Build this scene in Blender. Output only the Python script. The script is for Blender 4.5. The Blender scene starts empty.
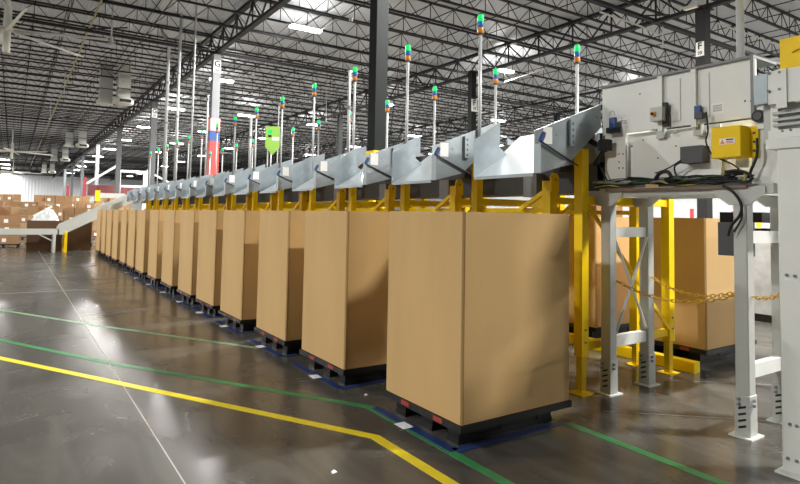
import bpy, math, random
from mathutils import Vector, Matrix

# ------------------------------------------------------------------ camera, world, exposure
SC = bpy.context.scene
COL = SC.collection
H = 1.70
F_PX, YAW, PITCH, ROLL, CY = 578.9, math.radians(33.75), math.radians(3.18), math.radians(1.04), 184.0
fw = Vector((math.sin(YAW) * math.cos(PITCH), math.cos(YAW) * math.cos(PITCH), math.sin(PITCH)))
r0 = Vector((math.cos(YAW), -math.sin(YAW), 0.0))
u0 = r0.cross(fw)
RT = r0 * math.cos(ROLL) + u0 * math.sin(ROLL)
UP = -r0 * math.sin(ROLL) + u0 * math.cos(ROLL)
cam_d = bpy.data.cameras.new('camera')
cam_d.sensor_width = 36.0
cam_d.lens = F_PX / 800.0 * 36.0
cam_d.shift_y = -(242.0 - CY) / 800.0
cam_d.clip_end = 500
cam = bpy.data.objects.new('camera', cam_d)
COL.objects.link(cam)
M4 = Matrix((RT, UP, -fw)).transposed().to_4x4()
M4.translation = Vector((0, 0, H))
cam.matrix_world = M4
SC.camera = cam
world = bpy.data.worlds.new('world'); SC.world = world
world.use_nodes = True
world.node_tree.nodes['Background'].inputs[0].default_value = (0.75, 0.8, 0.9, 1)
world.node_tree.nodes['Background'].inputs[1].default_value = 0.02
SC.view_settings.view_transform = 'Standard'
SC.view_settings.look = 'None'
SC.view_settings.gamma = 1.0
SC.view_settings.use_curve_mapping = False
SC.view_settings.exposure = 1.9
SC.cycles.use_denoising = True
SC.cycles.max_bounces = 8
SC.cycles.diffuse_bounces = 3
SC.cycles.glossy_bounces = 3
SC.cycles.sample_clamp_indirect = 6.0
LIGHT_W = 540.0       # downlight of one ceiling fixture
DECK_FILL_W = 15.0     # added fill lamp on each long side, brightens the roof deck

def ray(u, v):
    return fw + RT * ((u - 400.0) / F_PX) - UP * ((v - CY) / F_PX)
CAMP = Vector((0, 0, H))
def at_x(u, v, x): d = ray(u, v); return CAMP + d * (x / d.x)
def at_y(u, v, y): d = ray(u, v); return CAMP + d * (y / d.y)
def at_z(u, v, z): d = ray(u, v); return CAMP + d * ((z - H) / d.z)

# ------------------------------------------------------------------ materials
def lin(c):
    return tuple(((x / 255.0) / 12.92 if x / 255.0 <= 0.04045 else ((x / 255.0 + 0.055) / 1.055) ** 2.4) for x in c)
def mat(name, rgb, rough=0.5, metal=0.0, var=0.0, scale=3.0, bump=0.0, bscale=40.0, spec=0.5, stretch=None, emit=None, coat=0.0):
    m = bpy.data.materials.new(name); m.use_nodes = True
    nt = m.node_tree; b = nt.nodes['Principled BSDF']
    c = lin(rgb)
    b.inputs['Base Color'].default_value = (*c, 1)
    b.inputs['Roughness'].default_value = rough
    b.inputs['Metallic'].default_value = metal
    b.inputs['Specular IOR Level'].default_value = spec
    b.inputs['Coat Weight'].default_value = coat
    if emit:
        b.inputs['Emission Color'].default_value = (*lin(emit[0]), 1)
        b.inputs['Emission Strength'].default_value = emit[1]
    if var or bump:
        tc = nt.nodes.new('ShaderNodeTexCoord')
        mp = nt.nodes.new('ShaderNodeMapping')
        if stretch: mp.inputs['Scale'].default_value = stretch
        nt.links.new(tc.outputs['Object'], mp.inputs['Vector'])
    if var:
        n = nt.nodes.new('ShaderNodeTexNoise'); n.inputs['Scale'].default_value = scale; n.inputs['Detail'].default_value = 5
        nt.links.new(mp.outputs[0], n.inputs['Vector'])
        rmp = nt.nodes.new('ShaderNodeValToRGB')
        rmp.color_ramp.elements[0].position = 0.3; rmp.color_ramp.elements[1].position = 0.7
        rmp.color_ramp.elements[0].color = (*[x * (1 - var) for x in c], 1)
        rmp.color_ramp.elements[1].color = (*[min(1, x * (1 + var)) for x in c], 1)
        nt.links.new(n.outputs['Fac'], rmp.inputs[0]); nt.links.new(rmp.outputs[0], b.inputs['Base Color'])
    if bump:
        n2 = nt.nodes.new('ShaderNodeTexNoise'); n2.inputs['Scale'].default_value = bscale
        nt.links.new(mp.outputs[0], n2.inputs['Vector'])
        bp = nt.nodes.new('ShaderNodeBump'); bp.inputs['Strength'].default_value = bump; bp.inputs['Distance'].default_value = 0.01
        nt.links.new(n2.outputs['Fac'], bp.inputs['Height']); nt.links.new(bp.outputs[0], b.inputs['Normal'])
    return m

MT = {}
MT['card'] = mat('cardboard', (197, 163, 112), 0.75, var=0.05, scale=2.5, bump=0.05, bscale=12, spec=0.2, stretch=(1, 1, 0.25))
MT['card2'] = mat('cardboard_tan', (158, 124, 90), 0.8, var=0.07, scale=3, spec=0.2)
MT['card3'] = mat('cardboard_light', (176, 146, 110), 0.8, var=0.07, scale=3, spec=0.2)
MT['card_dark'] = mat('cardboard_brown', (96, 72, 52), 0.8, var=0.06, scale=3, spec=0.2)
MT['seam'] = mat('cardboard_seam', (150, 112, 70), 0.8, spec=0.2)
MT['black'] = mat('black_plastic', (9, 9, 10), 0.5, var=0.2, scale=8)
MT['red_lab'] = mat('red_sticker', (160, 58, 42), 0.5)
MT['white_lab'] = mat('white_label', (246, 246, 243), 0.5, var=0.03, scale=30)
MT['galv'] = mat('galvanised_steel', (150, 159, 164), 0.38, metal=0.6, var=0.07, scale=9, spec=0.5)
MT['tray'] = mat('slick_white_tray', (172, 179, 182), 0.36, metal=0.35, var=0.03, scale=4)
MT['yellow'] = mat('yellow_paint', (255, 212, 0), 0.45, var=0.05, scale=4, spec=0.3)
MT['grey'] = mat('grey_paint', (190, 193, 188), 0.45, var=0.03, scale=4)
MT['lgrey'] = mat('light_grey_paint', (234, 236, 231), 0.45, var=0.03, scale=3)
MT['mgrey'] = mat('mid_grey_paint', (128, 131, 132), 0.5, var=0.05, scale=4)
MT['dgrey'] = mat('dark_grey_paint', (70, 72, 74), 0.5, var=0.08, scale=4)
MT['steelblk'] = mat('dark_roof_steel', (20, 20, 22), 0.6, var=0.1, scale=3)
MT['colgrey'] = mat('column_grey', (34, 37, 37), 0.75, var=0.05, scale=2, spec=0.15)
MT['colmid'] = mat('column_mid_grey', (84, 87, 89), 0.6, var=0.05, scale=2)
MT['collight'] = mat('column_light_grey', (120, 123, 127), 0.5, var=0.05, scale=2)
MT['red_dark'] = mat('dull_red_paint', (150, 44, 52), 0.55, var=0.06, scale=3)
MT['red'] = mat('red_paint', (226, 62, 58), 0.5, var=0.04, scale=4)
MT['blue'] = mat('blue_plastic', (30, 70, 132), 0.45)
MT['green'] = mat('green_banner', (148, 196, 84), 0.6, var=0.05, scale=4)
MT['white'] = mat('white_paint', (196, 198, 198), 0.5, var=0.03, scale=3)
MT['offw'] = mat('off_white_paint', (205, 203, 192), 0.5, var=0.04, scale=3)
MT['pole'] = mat('pale_grey_conduit', (196, 198, 198), 0.4, metal=0.2)
MT['rubber'] = mat('black_rubber', (14, 14, 15), 0.55)
MT['copper'] = mat('rusty_channel', (120, 96, 78), 0.5, var=0.1, scale=6)
MT['cgreen'] = mat('green_cable', (58, 110, 48), 0.5)
MT['cyel'] = mat('yellow_cable', (190, 176, 60), 0.5)
MT['chain'] = mat('yellow_chain_plastic', (214, 168, 40), 0.45)
MT['wrap'] = mat('clear_stretch_film', (206, 210, 212), 0.25, var=0.12, scale=6, bump=0.4, bscale=10)
MT['gasy'] = mat('yellow_gas_pipe', (176, 166, 112), 0.5)
MT['lg'] = mat('green_lens', (20, 190, 90), 0.3, emit=((20, 215, 110), 0.22))
MT['lb'] = mat('blue_lens', (24, 88, 160), 0.3, emit=((20, 110, 200), 0.05))
MT['lo'] = mat('amber_lens', (216, 134, 30), 0.3, emit=((240, 140, 20), 0.02))
MT['tape_y'] = mat('yellow_floor_tape', (232, 210, 40), 0.38, var=0.06, scale=10)
MT['tape_g'] = mat('green_floor_tape', (52, 128, 74), 0.38, var=0.12, scale=6)
MT['tape_g2'] = mat('faded_green_floor_tape', (122, 158, 122), 0.35, var=0.15, scale=6)
MT['tape_b'] = mat('blue_floor_tape', (40, 58, 108), 0.38, var=0.12, scale=6)
MT['joint'] = mat('pale_joint_filler', (158, 154, 146), 0.5, var=0.1, scale=4)
MT['diff'] = mat('lit_diffuser', (255, 255, 255), 0.4, emit=((255, 253, 248), 9.0))
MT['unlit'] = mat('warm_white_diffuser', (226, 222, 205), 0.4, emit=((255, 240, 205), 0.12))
MT['ink'] = mat('black_ink', (20, 20, 22), 0.6)

def floor_mat():
    m = bpy.data.materials.new('polished_concrete'); m.use_nodes = True
    nt = m.node_tree; b = nt.nodes['Principled BSDF']; L = nt.links.new
    tc = nt.nodes.new('ShaderNodeTexCoord')
    def noise(s, d, dist=0.0, st=(1, 1, 1), rot=0.0):
        mp = nt.nodes.new('ShaderNodeMapping'); mp.inputs['Scale'].default_value = st; mp.inputs['Rotation'].default_value = (0, 0, rot)
        L(tc.outputs['Object'], mp.inputs['Vector'])
        n = nt.nodes.new('ShaderNodeTexNoise'); n.inputs['Scale'].default_value = s; n.inputs['Detail'].default_value = d; n.inputs['Distortion'].default_value = dist
        L(mp.outputs[0], n.inputs['Vector']); return n
    n1 = noise(0.45, 6, 0.8); n2 = noise(2.2, 12, 0.9, (1.5, 0.35, 1), 0.75)
    r1 = nt.nodes.new('ShaderNodeValToRGB'); e = r1.color_ramp.elements
    e[0].position = 0.3; e[1].position = 0.72
    e[0].color = (*lin((62, 60, 56)), 1); e[1].color = (*lin((86, 84, 79)), 1)
    L(n1.outputs['Fac'], r1.inputs[0])
    r2 = nt.nodes.new('ShaderNodeValToRGB'); e = r2.color_ramp.elements
    e[0].position = 0.42; e[1].position = 0.9; e[0].color = (0, 0, 0, 1); e[1].color = (0.8, 0.8, 0.8, 1)
    L(n2.outputs['Fac'], r2.inputs[0])
    mx = nt.nodes.new('ShaderNodeMix'); mx.data_type = 'RGBA'
    L(r2.outputs[0], mx.inputs['Factor']); L(r1.outputs[0], mx.inputs['A']); mx.inputs['B'].default_value = (*lin((104, 102, 96)), 1)
    L(mx.outputs['Result'], b.inputs['Base Color'])
    n3 = noise(1.3, 6, 1.0)
    mr = nt.nodes.new('ShaderNodeMapRange'); mr.inputs['From Min'].default_value = 0.3; mr.inputs['From Max'].default_value = 0.7
    mr.inputs['To Min'].default_value = 0.17; mr.inputs['To Max'].default_value = 0.30
    L(n3.outputs['Fac'], mr.inputs['Value']); L(mr.outputs[0], b.inputs['Roughness'])
    b.inputs['Specular IOR Level'].default_value = 0.4
    n4 = noise(5, 3)
    bp = nt.nodes.new('ShaderNodeBump'); bp.inputs['Strength'].default_value = 0.03; bp.inputs['Distance'].default_value = 0.02
    L(n4.outputs['Fac'], bp.inputs['Height']); L(bp.outputs[0], b.inputs['Normal'])
    return m
MT['floor'] = floor_mat()

def rib_mat(name, rgb, axis, period, rough=0.5):
    m = bpy.data.materials.new(name); m.use_nodes = True
    nt = m.node_tree; b = nt.nodes['Principled BSDF']; L = nt.links.new
    b.inputs['Base Color'].default_value = (*lin(rgb), 1); b.inputs['Roughness'].default_value = rough
    tc = nt.nodes.new('ShaderNodeTexCoord')
    w = nt.nodes.new('ShaderNodeTexWave'); w.bands_direction = axis; w.wave_profile = 'SIN'
    w.inputs['Scale'].default_value = math.pi * 2 / (20 * period) 
    L(tc.outputs['Object'], w.inputs['Vector'])
    bp = nt.nodes.new('ShaderNodeBump'); bp.inputs['Strength'].default_value = 0.6; bp.inputs['Distance'].default_value = 0.03
    L(w.outputs['Fac'], bp.inputs['Height']); L(bp.outputs[0], b.inputs['Normal'])
    return m
MT['deck'] = rib_mat('ribbed_roof_deck', (206, 210, 215), 'X', 0.15)
MT['cladding'] = rib_mat('white_wall_cladding', (196, 199, 203), 'X', 0.6)
MT['cladding_side'] = rib_mat('white_side_cladding', (196, 199, 203), 'Y', 0.6)

# ------------------------------------------------------------------ mesh helpers
class MB:
    def __init__(s): s.v = []; s.f = []
    def add(s, vs, fs):
        n = len(s.v); s.v += [tuple(p) for p in vs]; s.f += [tuple(i + n for i in f) for f in fs]; return s
    def box(s, x0, x1, y0, y1, z0, z1, taper=(0, 0)):
        a, b = taper  # shrink of the bottom
        return s.add([(x0 + a, y0 + b, z0), (x1 - a, y0 + b, z0), (x1 - a, y1 - b, z0), (x0 + a, y1 - b, z0),
                      (x0, y0, z1), (x1, y0, z1), (x1, y1, z1), (x0, y1, z1)],
                     [(3, 2, 1, 0), (4, 5, 6, 7), (0, 1, 5, 4), (1, 2, 6, 5), (2, 3, 7, 6), (3, 0, 4, 7)])
    def prism(s, poly, axis, a0, a1):
        def P(p, a):
            return (a, p[0], p[1]) if axis == 'x' else (p[0], a, p[1]) if axis == 'y' else (p[0], p[1], a)
        n = len(poly)
        vs = [P(p, a0) for p in poly] + [P(p, a1) for p in poly]
        return s.add(vs, [tuple(range(n)), tuple(range(2 * n - 1, n - 1, -1))] + [(i, n + i, n + (i + 1) % n, (i + 1) % n) for i in range(n)])
    def tube(s, p0, p1, r, n=8, r1=None, caps=True):
        p0 = Vector(p0); p1 = Vector(p1); d = (p1 - p0).normalized()
        a = d.orthogonal().normalized(); b = d.cross(a)
        r1 = r if r1 is None else r1
        vs = [p0 + (a * math.cos(t) + b * math.sin(t)) * r for t in [2 * math.pi * i / n for i in range(n)]]
        vs += [p1 + (a * math.cos(t) + b * math.sin(t)) * r1 for t in [2 * math.pi * i / n for i in range(n)]]
        fs = [(i, (i + 1) % n, n + (i + 1) % n, n + i) for i in range(n)]
        if caps: fs += [tuple(range(n - 1, -1, -1)), tuple(range(n, 2 * n))]
        return s.add(vs, fs)
    def bar(s, p0, p1, w, h, up=(0, 0, 1)):
        p0 = Vector(p0); p1 = Vector(p1); d = (p1 - p0).normalized()
        a = d.cross(Vector(up))
        a = a.normalized() if a.length > 1e-4 else d.orthogonal().normalized()
        b = a.cross(d).normalized()
        q = [(-w / 2, -h / 2), (w / 2, -h / 2), (w / 2, h / 2), (-w / 2, h / 2)]
        vs = [p0 + a * i + b * j for i, j in q] + [p1 + a * i + b * j for i, j in q]
        return s.add(vs, [(3, 2, 1, 0), (4, 5, 6, 7), (0, 1, 5, 4), (1, 2, 6, 5), (2, 3, 7, 6), (3, 0, 4, 7)])
    def path(s, pts, r, n=6):
        pts = [Vector(p) for p in pts]; m = len(pts); rings = []
        for i, p in enumerate(pts):
            d = (pts[min(i + 1, m - 1)] - pts[max(i - 1, 0)]).normalized()
            a = d.cross(Vector((0.13, 0.2, 0.97)))
            a = a.normalized() if a.length > 1e-3 else d.orthogonal().normalized()
            b = d.cross(a)
            rings += [p + (a * math.cos(t) + b * math.sin(t)) * r for t in [2 * math.pi * k / n for k in range(n)]]
        fs = []
        for i in range(m - 1):
            fs += [(i * n + k, i * n + (k + 1) % n, (i + 1) * n + (k + 1) % n, (i + 1) * n + k) for k in range(n)]
        fs += [tuple(range(n - 1, -1, -1)), tuple(range((m - 1) * n, m * n))]
        return s.add(rings, fs)
    def lathe(s, prof, c=(0, 0), n=14):
        m = len(prof); vs = []
        for r, z in prof:
            vs += [(c[0] + r * math.cos(2 * math.pi * k / n), c[1] + r * math.sin(2 * math.pi * k / n), z) for k in range(n)]
        fs = []
        for i in range(m - 1):
            fs += [(i * n + k, i * n + (k + 1) % n, (i + 1) * n + (k + 1) % n, (i + 1) * n + k) for k in range(n)]
        fs += [tuple(range(n - 1, -1, -1)), tuple(range((m - 1) * n, m * n))]
        return s.add(vs, fs)
    def quad(s, a, b, c, d, t=0.006):
        a, b, c, d = map(Vector, (a, b, c, d)); nn = (b - a).cross(d - a).normalized() * t
        vs = [a, b, c, d, a + nn, b + nn, c + nn, d + nn]
        return s.add(vs, [(3, 2, 1, 0), (4, 5, 6, 7), (0, 1, 5, 4), (1, 2, 6, 5), (2, 3, 7, 6), (3, 0, 4, 7)])
    def mesh(s, name, m, smooth=False):
        me = bpy.data.meshes.new(name); me.from_pydata(s.v, [], s.f); me.validate(); me.update()
        me.materials.append(MT[m] if isinstance(m, str) else m)
        import bmesh
        bm = bmesh.new(); bm.from_mesh(me); bmesh.ops.recalc_face_normals(bm, faces=bm.faces); bm.to_mesh(me); bm.free()
        if smooth:
            for p in me.polygons: p.use_smooth = len(p.vertices) == 4
        return me
    def build(s, name, m, parent=None, loc=(0, 0, 0), smooth=False):
        return link(name, s.mesh(name, m, smooth), parent, loc)

SMALL = {'slots', 'bolt_holes', 'bolts', 'rivets', 'punched_holes', 'bracket_slots', 'rail_holes', 'flange_bolts'}
def link(name, me, parent=None, loc=(0, 0, 0), rot=None):
    o = bpy.data.objects.new(name, me); COL.objects.link(o)
    if parent: o.parent = parent
    if name in SMALL: o['kind'] = 'stuff'
    o.location = loc
    if rot: o.rotation_euler = rot
    return o
def tag(o, label=None, cat=None, group=None, kind=None):
    if label: o['label'] = label
    if cat: o['category'] = cat
    if group: o['group'] = group
    if kind: o['kind'] = kind
    return o
def empty(name, loc, label=None, cat=None, group=None, kind=None, rz=0.0):
    o = bpy.data.objects.new(name, None); COL.objects.link(o)
    o.location = loc; o.rotation_euler = (0, 0, rz); o.empty_display_size = 0.2
    return tag(o, label, cat, group, kind)
def copy_tree(o, parent=None):
    c = o.copy(); COL.objects.link(c); c.parent = parent
    for ch in list(o.children): copy_tree(ch, c)
    return c
ORD = ['nearest', 'second', 'third', 'fourth', 'fifth', 'sixth', 'seventh', 'eighth', 'ninth', 'tenth', 'eleventh', 'twelfth',
       'thirteenth', 'fourteenth', 'fifteenth', 'sixteenth', 'seventeenth', 'eighteenth', 'nineteenth', 'twentieth']
def nth(i, noun, ref='the camera'):
    return ('%s %s to %s' % (ORD[0], noun, ref)) if i == 0 else ('%s %s from %s' % (ORD[i], noun, ref))

def bevel(o, w=0.004, seg=1):
    md = o.modifiers.new('bevel', 'BEVEL'); md.width = w; md.segments = seg; md.limit_method = 'ANGLE'
    return o
def text_mesh(txt, size, m, name, depth=0.002):
    cu = bpy.data.curves.new(name, 'FONT'); cu.body = txt; cu.size = size; cu.align_x = 'CENTER'; cu.align_y = 'CENTER'; cu.extrude = depth; cu.offset = size * 0.025
    to = bpy.data.objects.new(name, cu); COL.objects.link(to)
    dg = bpy.context.evaluated_depsgraph_get()
    me = bpy.data.meshes.new_from_object(to.evaluated_get(dg))
    bpy.data.objects.remove(to); bpy.data.curves.remove(cu)
    me.materials.clear(); me.materials.append(MT[m])
    return me

# ------------------------------------------------------------------ structure
X0, X1, Y0, Y1 = -24.0, 62.0, -40.0, 152.0
ZD = 9.95
floor = MB().box(X0, X1, Y0, Y1, -0.2, 0.0).build('floor', 'floor'); tag(floor, kind='structure')
ceiling = MB().box(X0, X1, Y0, Y1, ZD, ZD + 0.15).build('ceiling', 'deck'); tag(ceiling, kind='structure')
for nm, b, mm in (('wall_far', (X0, X1, Y1, Y1 + 0.2), 'cladding'), ('wall_back', (X0, X1, Y0 - 0.2, Y0), 'cladding'),
                  ('wall_left', (X0 - 0.2, X0, Y0, Y1), 'cladding_side'), ('wall_right', (X1, X1 + 0.2, Y0, Y1), 'cladding_side')):
    tag(MB().box(*b, 0, ZD).build(nm, mm), kind='structure')
# saw joints filled pale
def strip(pts, w, z=0.003, t=0.003):
    P_ = [Vector((a[0], a[1])) for a in pts]; n = len(P_); L, R = [], []
    for i, p in enumerate(P_):
        d0 = (P_[i] - P_[i - 1]).normalized() if i else (P_[1] - P_[0]).normalized()
        d1 = (P_[i + 1] - P_[i]).normalized() if i < n - 1 else d0
        nn = (Vector((-d0.y, d0.x)) + Vector((-d1.y, d1.x))).normalized()
        k = w / 2 / max(0.3, nn.dot(Vector((-d0.y, d0.x))))
        L.append(p + nn * k); R.append(p - nn * k)
    m = MB(); vs = []
    for i in range(n):
        vs += [(R[i].x, R[i].y, z), (L[i].x, L[i].y, z), (R[i].x, R[i].y, z - t), (L[i].x, L[i].y, z - t)]
    fs = []
    for i in range(n - 1):
        a, b = 4 * i, 4 * i + 4
        fs += [(a, b, b + 1, a + 1), (a + 2, a + 3, b + 3, b + 2), (a, a + 2, b + 2, b), (a + 1, b + 1, b + 3, a + 3)]
    fs += [(0, 1, 3, 2), (4 * n - 4, 4 * n - 2, 4 * n - 1, 4 * n - 3)]
    return m.add(vs, fs)
for pts, w in (([(0.98, -8), (0.98, 40)], 0.009), ([(-8, 14.2), (2.6, 14.2)], 0.03),
               ([(4.45, 3.35), (5.6, 2.35)], 0.01), ([(4.15, -2), (4.15, 1.6)], 0.012), ([(5.2, 4.2), (7.4, 2.4)], 0.01)):
    strip(pts, w, 0.0015, 0.003).build('floor_joint', 'joint', floor)

# joists (children of the ceiling, shared mesh)
def truss(L, depth, period, chord, web, axis, vert=False):
    m = MB()
    def P(a, z): return (a, 0, z) if axis == 'x' else (0, a, z)
    ch, cw = chord
    for z in (-ch / 2, -depth + ch / 2):
        m.bar(P(0, z), P(L, z), cw, ch)
    n = int(L / period)
    for i in range(n):
        a = i * period
        for q0, q1 in (((a, -depth + ch), (a + period / 2, -ch)), ((a + period / 2, -ch), (a + period, -depth + ch))):
            m.tube(P(*q0), P(*q1), web, 4, caps=False)
        if vert: m.tube(P(a + period / 2, -ch), P(a + period / 2, -depth + ch), web, 4, caps=False)
    return m
JD = 0.72
JX0, JX1 = -14.0, 61.0
jmesh = truss(JX1 - JX0, JD, 1.15, (0.06, 0.1), 0.017, 'x', True).mesh('joist', 'steelblk')
y = -12.0
while y < Y1 - 1:
    link('joist', jmesh, ceiling, (JX0, y, ZD))
    y += 1.85
GB = 8.75
gmesh = truss(Y1 - Y0 - 2, ZD - 0.12 - GB, 1.85, (0.12, 0.2), 0.036, 'y', True).mesh('girder', 'steelblk')
GX = (-4.3, 7.25, 18.8, 30.3, 41.8, 53.3)
for gx in GX:
    link('girder', gmesh, ceiling, (gx, Y0 + 1, ZD - 0.12))
tiem = MB().box(JX0, JX1, -0.06, 0.06, GB + 0.02, GB + 0.13).mesh('tie_beam', 'steelblk')
brm = MB()
for k in range(9):
    brm.bar((JX0 + k * 8, 0, GB + 0.1), (JX0 + k * 8 + 1.6, 0, ZD - JD), 0.05, 0.05)
brm = brm.mesh('tie_brace', 'steelblk')
COLY = [11.9, 25.75, 39.3, 53.5, 68.5, 84, 99, 114]
for yy in [-2.0] + COLY:
    link('tie_beam', tiem, ceiling, (0, yy, 0)); link('tie_brace', brm, ceiling, (0, yy, 0))
# diagonal bridging runs seen between joists
bmesh_ = MB().bar((0, Y0 + 3, 0), (0, Y1 - 3, 0), 0.03, 0.03).mesh('bridging', 'steelblk')
for bx in [GX[0] + 11.55 * i + d for i in range(5) for d in (2.9, 5.8, 8.7)]:
    link('bridging', bmesh_, ceiling, (bx, 0, ZD - JD + 0.02)); link('bridging', bmesh_, ceiling, (bx, 0, ZD - 0.09))

# ------------------------------------------------------------------ columns
def sign_plate(parent, letter, num, x, y, z, s, side=False):
    # faces the camera side: normal pointing to -y
    pl = MB().box(x - s * 0.5, x + s * 0.5, y - 0.02, y, z - s * 1.0, z + s * 0.75).build('sign_plate', 'white_lab', parent)
    tag(pl, 'white sign plate with black letter')
    if side: pl.rotation_euler = (0, 0, -math.pi / 2)
    for txt, sz, dz in ((letter, s * 1.15, 0.22), (num, s * 0.55, -0.62)):
        link('lettering', text_mesh(txt, sz, 'ink', 'lettering'), pl, (x, y - 0.024, z + s * dz), (math.pi / 2, 0, 0))
def column(x, y, w, m, label, sign=None, side=False, collar=None, wrap=None, group=None, ztop=GB):
    t = empty('steel_column', (x, y, 0), label, 'column', group)
    bevel(MB().box(-w / 2, w / 2, -w / 2, w / 2, 0, ztop).build('shaft', m, t), 0.012, 2)
    MB().box(-w * 0.8, w * 0.8, -w * 0.8, w * 0.8, 0, 0.03).build('base_plate', 'colgrey', t)
    MB().box(-w * 0.75, w * 0.75, -w * 0.75, w * 0.75, ztop - 0.03, ztop).build('cap_plate', 'steelblk', t)
    if sign:
        sign_plate(t, sign[0], sign[1], 0, -w / 2 - 0.005, sign[2], sign[3], side)
    if collar: MB().box(-w / 2 - 0.03, w / 2 + 0.03, -w / 2 - 0.03, w / 2 + 0.03, 0.1, collar).build('guard_sleeve', 'yellow', t)
    if wrap:
        e = w / 2 + 0.03
        MB().box(-e, e, -e, e, wrap[0] + 0.15, wrap[1]).build('red_wrap', 'red', t)
        MB().box(-e, e, -e, e, wrap[0], wrap[0] + 0.15).build('orange_band', 'lo', t)
        MB().box(-e - 0.01, e + 0.01, -e - 0.01, e + 0.01, wrap[1] - 1.0, wrap[1] - 0.55).build('sign_band', 'blue', t)
        MB().box(-e - 0.012, e + 0.012, -e - 0.012, e + 0.012, wrap[1] - 0.55, wrap[1]).build('pink_band', mat('pink_band', (232, 150, 150), 0.5), t)
    return t
column(7.25, 11.9, 0.34, 'colgrey', 'thick dark grey steel column with yellow sleeve rising behind the chutes', collar=3.25)
column(7.25, 25.75, 0.34, 'collight', 'grey steel column with letter G sign and red wrapped lower part', sign=('G', '26', 8.2, 0.32), wrap=(3.2, 5.85))
column(7.25, 39.3, 0.36, 'colmid', 'grey steel column with small white plate behind tall conduits', sign=('G', '25', 8.0, 0.32))
for i, yy in enumerate(COLY[3:]):
    column(7.25, yy, 0.36, 'colmid' if i != 1 else 'collight', 'far grey steel column, %s beyond the white plate column' % ('first', 'second', 'third', 'fourth', 'fifth')[i], group='far columns under the girder')
p = at_x(703, 52, 18.8)
column(18.8, p.y, 0.34, 'steelblk', 'black steel column with letter F sign above the grey machine panel', sign=('F', '20', p.z + 0.1, 0.27), side=True)
p = at_x(472, 105, 18.2)
column(18.2, p.y, 0.3, 'colgrey', 'slim grey steel column with white plate between stack lights', sign=('F', '19', p.z, 0.34))
for i, (u, x) in enumerate(((340, 18.8), (557, 30.3))):
    p = at_x(u, 120, x)
    column(x, p.y, 0.3, 'colgrey', ('distant grey column behind the fourth stack light', 'distant grey column left of the nearest back row stack light')[i])

# ------------------------------------------------------------------ ceiling lights
lamp_d = bpy.data.lights.new('fixture_light', 'AREA'); lamp_d.shape = 'RECTANGLE'; lamp_d.size = 1.25; lamp_d.size_y = 0.34
lamp_d.energy = LIGHT_W; lamp_d.color = (1.0, 0.975, 0.93)
lamp_u = bpy.data.lights.new('deck_fill_lamp', 'AREA'); lamp_u.shape = 'RECTANGLE'; lamp_u.size = 1.25; lamp_u.size_y = 0.09
lamp_u.energy = DECK_FILL_W; lamp_u.color = (1.0, 0.975, 0.94)
hous = MB().prism([(-0.19, 0.0), (0.19, 0.0), (0.1, 0.09), (-0.1, 0.09)], 'x', -0.66, 0.66).mesh('housing', 'white')
dif = MB().prism([(-0.18, 0.0), (0.18, 0.0), (0.13, -0.07), (-0.13, -0.07)], 'x', -0.64, 0.64).mesh('diffuser', 'diff')
hang = MB()
for sx in (-0.5, 0.5): hang.tube((sx, 0, 0.09), (sx, 0, ZD - 9.21), 0.008, 5)
hang = hang.mesh('hanger', 'pole')
LROWS = {-1.25: 'left', 9.25: 'G', 19.8: 'F', 30.0: 'far', 40.5: 'right', 51.0: 'outer', -10.5: 'outer left'}
RN = {-1.25: 'row over the open aisle', 9.25: 'row beside the lettered G column', 19.8: 'row beside the lettered F column', 30.0: 'row beyond the F column',
      40.5: 'row well to the right', 51.0: 'row near the right wall', -10.5: 'row near the left wall', 14.2: 'row between G and F columns'}
LZ = 9.21; LK = (LZ - H) / 7.3
def fixture(x, y, i):
    t = empty('ceiling_light', (x * LK, y * LK, LZ), 'lit linear light, %s, in the %s' % (nth(i, 'light'), RN[x]), 'ceiling light', 'linear ceiling lights')
    link('housing', hous, t); link('diffuser', dif, t); link('hanger', hang, t)
    l = bpy.data.objects.new('fixture_light', lamp_d); COL.objects.link(l); l.parent = t; l.location = (0, 0, -0.09)
    for sy in (-1, 1):  # added fill lamps facing sideways, wash light over the deck
        l2 = bpy.data.objects.new('deck_fill_light', lamp_u); COL.objects.link(l2); l2.parent = t
        l2.location = (0, sy * 0.2, -0.01); l2.rotation_euler = (sy * math.radians(90), 0, 0)
for x in LROWS:
    i = 0
    if x == -1.25: ks = [(103.2 + 11.0 * k) for k in range(0, 5)]
    elif x < 0: ks = [(4.2 + 11.0 * k) for k in range(0, 14)]
    else: ks = [(20.7 + 11.0 * k) for k in range(-2 if x < 10 else -3, 11 if x < 21 else 5)]
    for yy in ks:
        if x == 19.8 and 8 < yy < 11: continue
        fixture(x, yy, i); i += 1
for i, yy in enumerate((42.0, 53.0, 64.0, 75.0)): fixture(14.2, yy, i)
# unlit fixture on column F
p = at_z(698, 11, 8.85)
t = empty('box_light', tuple(p), 'pale box light hanging beside the black F column', 'ceiling light')
MB().box(-0.5, 0.35, -0.25, 0.25, 0, 0.1).build('housing', 'offw', t); MB().box(-0.46, 0.31, -0.21, 0.21, -0.02, 0).build('diffuser', 'unlit', t)
MB().tube((0, 0, 0.1), (0, 0, ZD - JD - p.z), 0.012, 6).build('hanger', 'pole', t)

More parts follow.
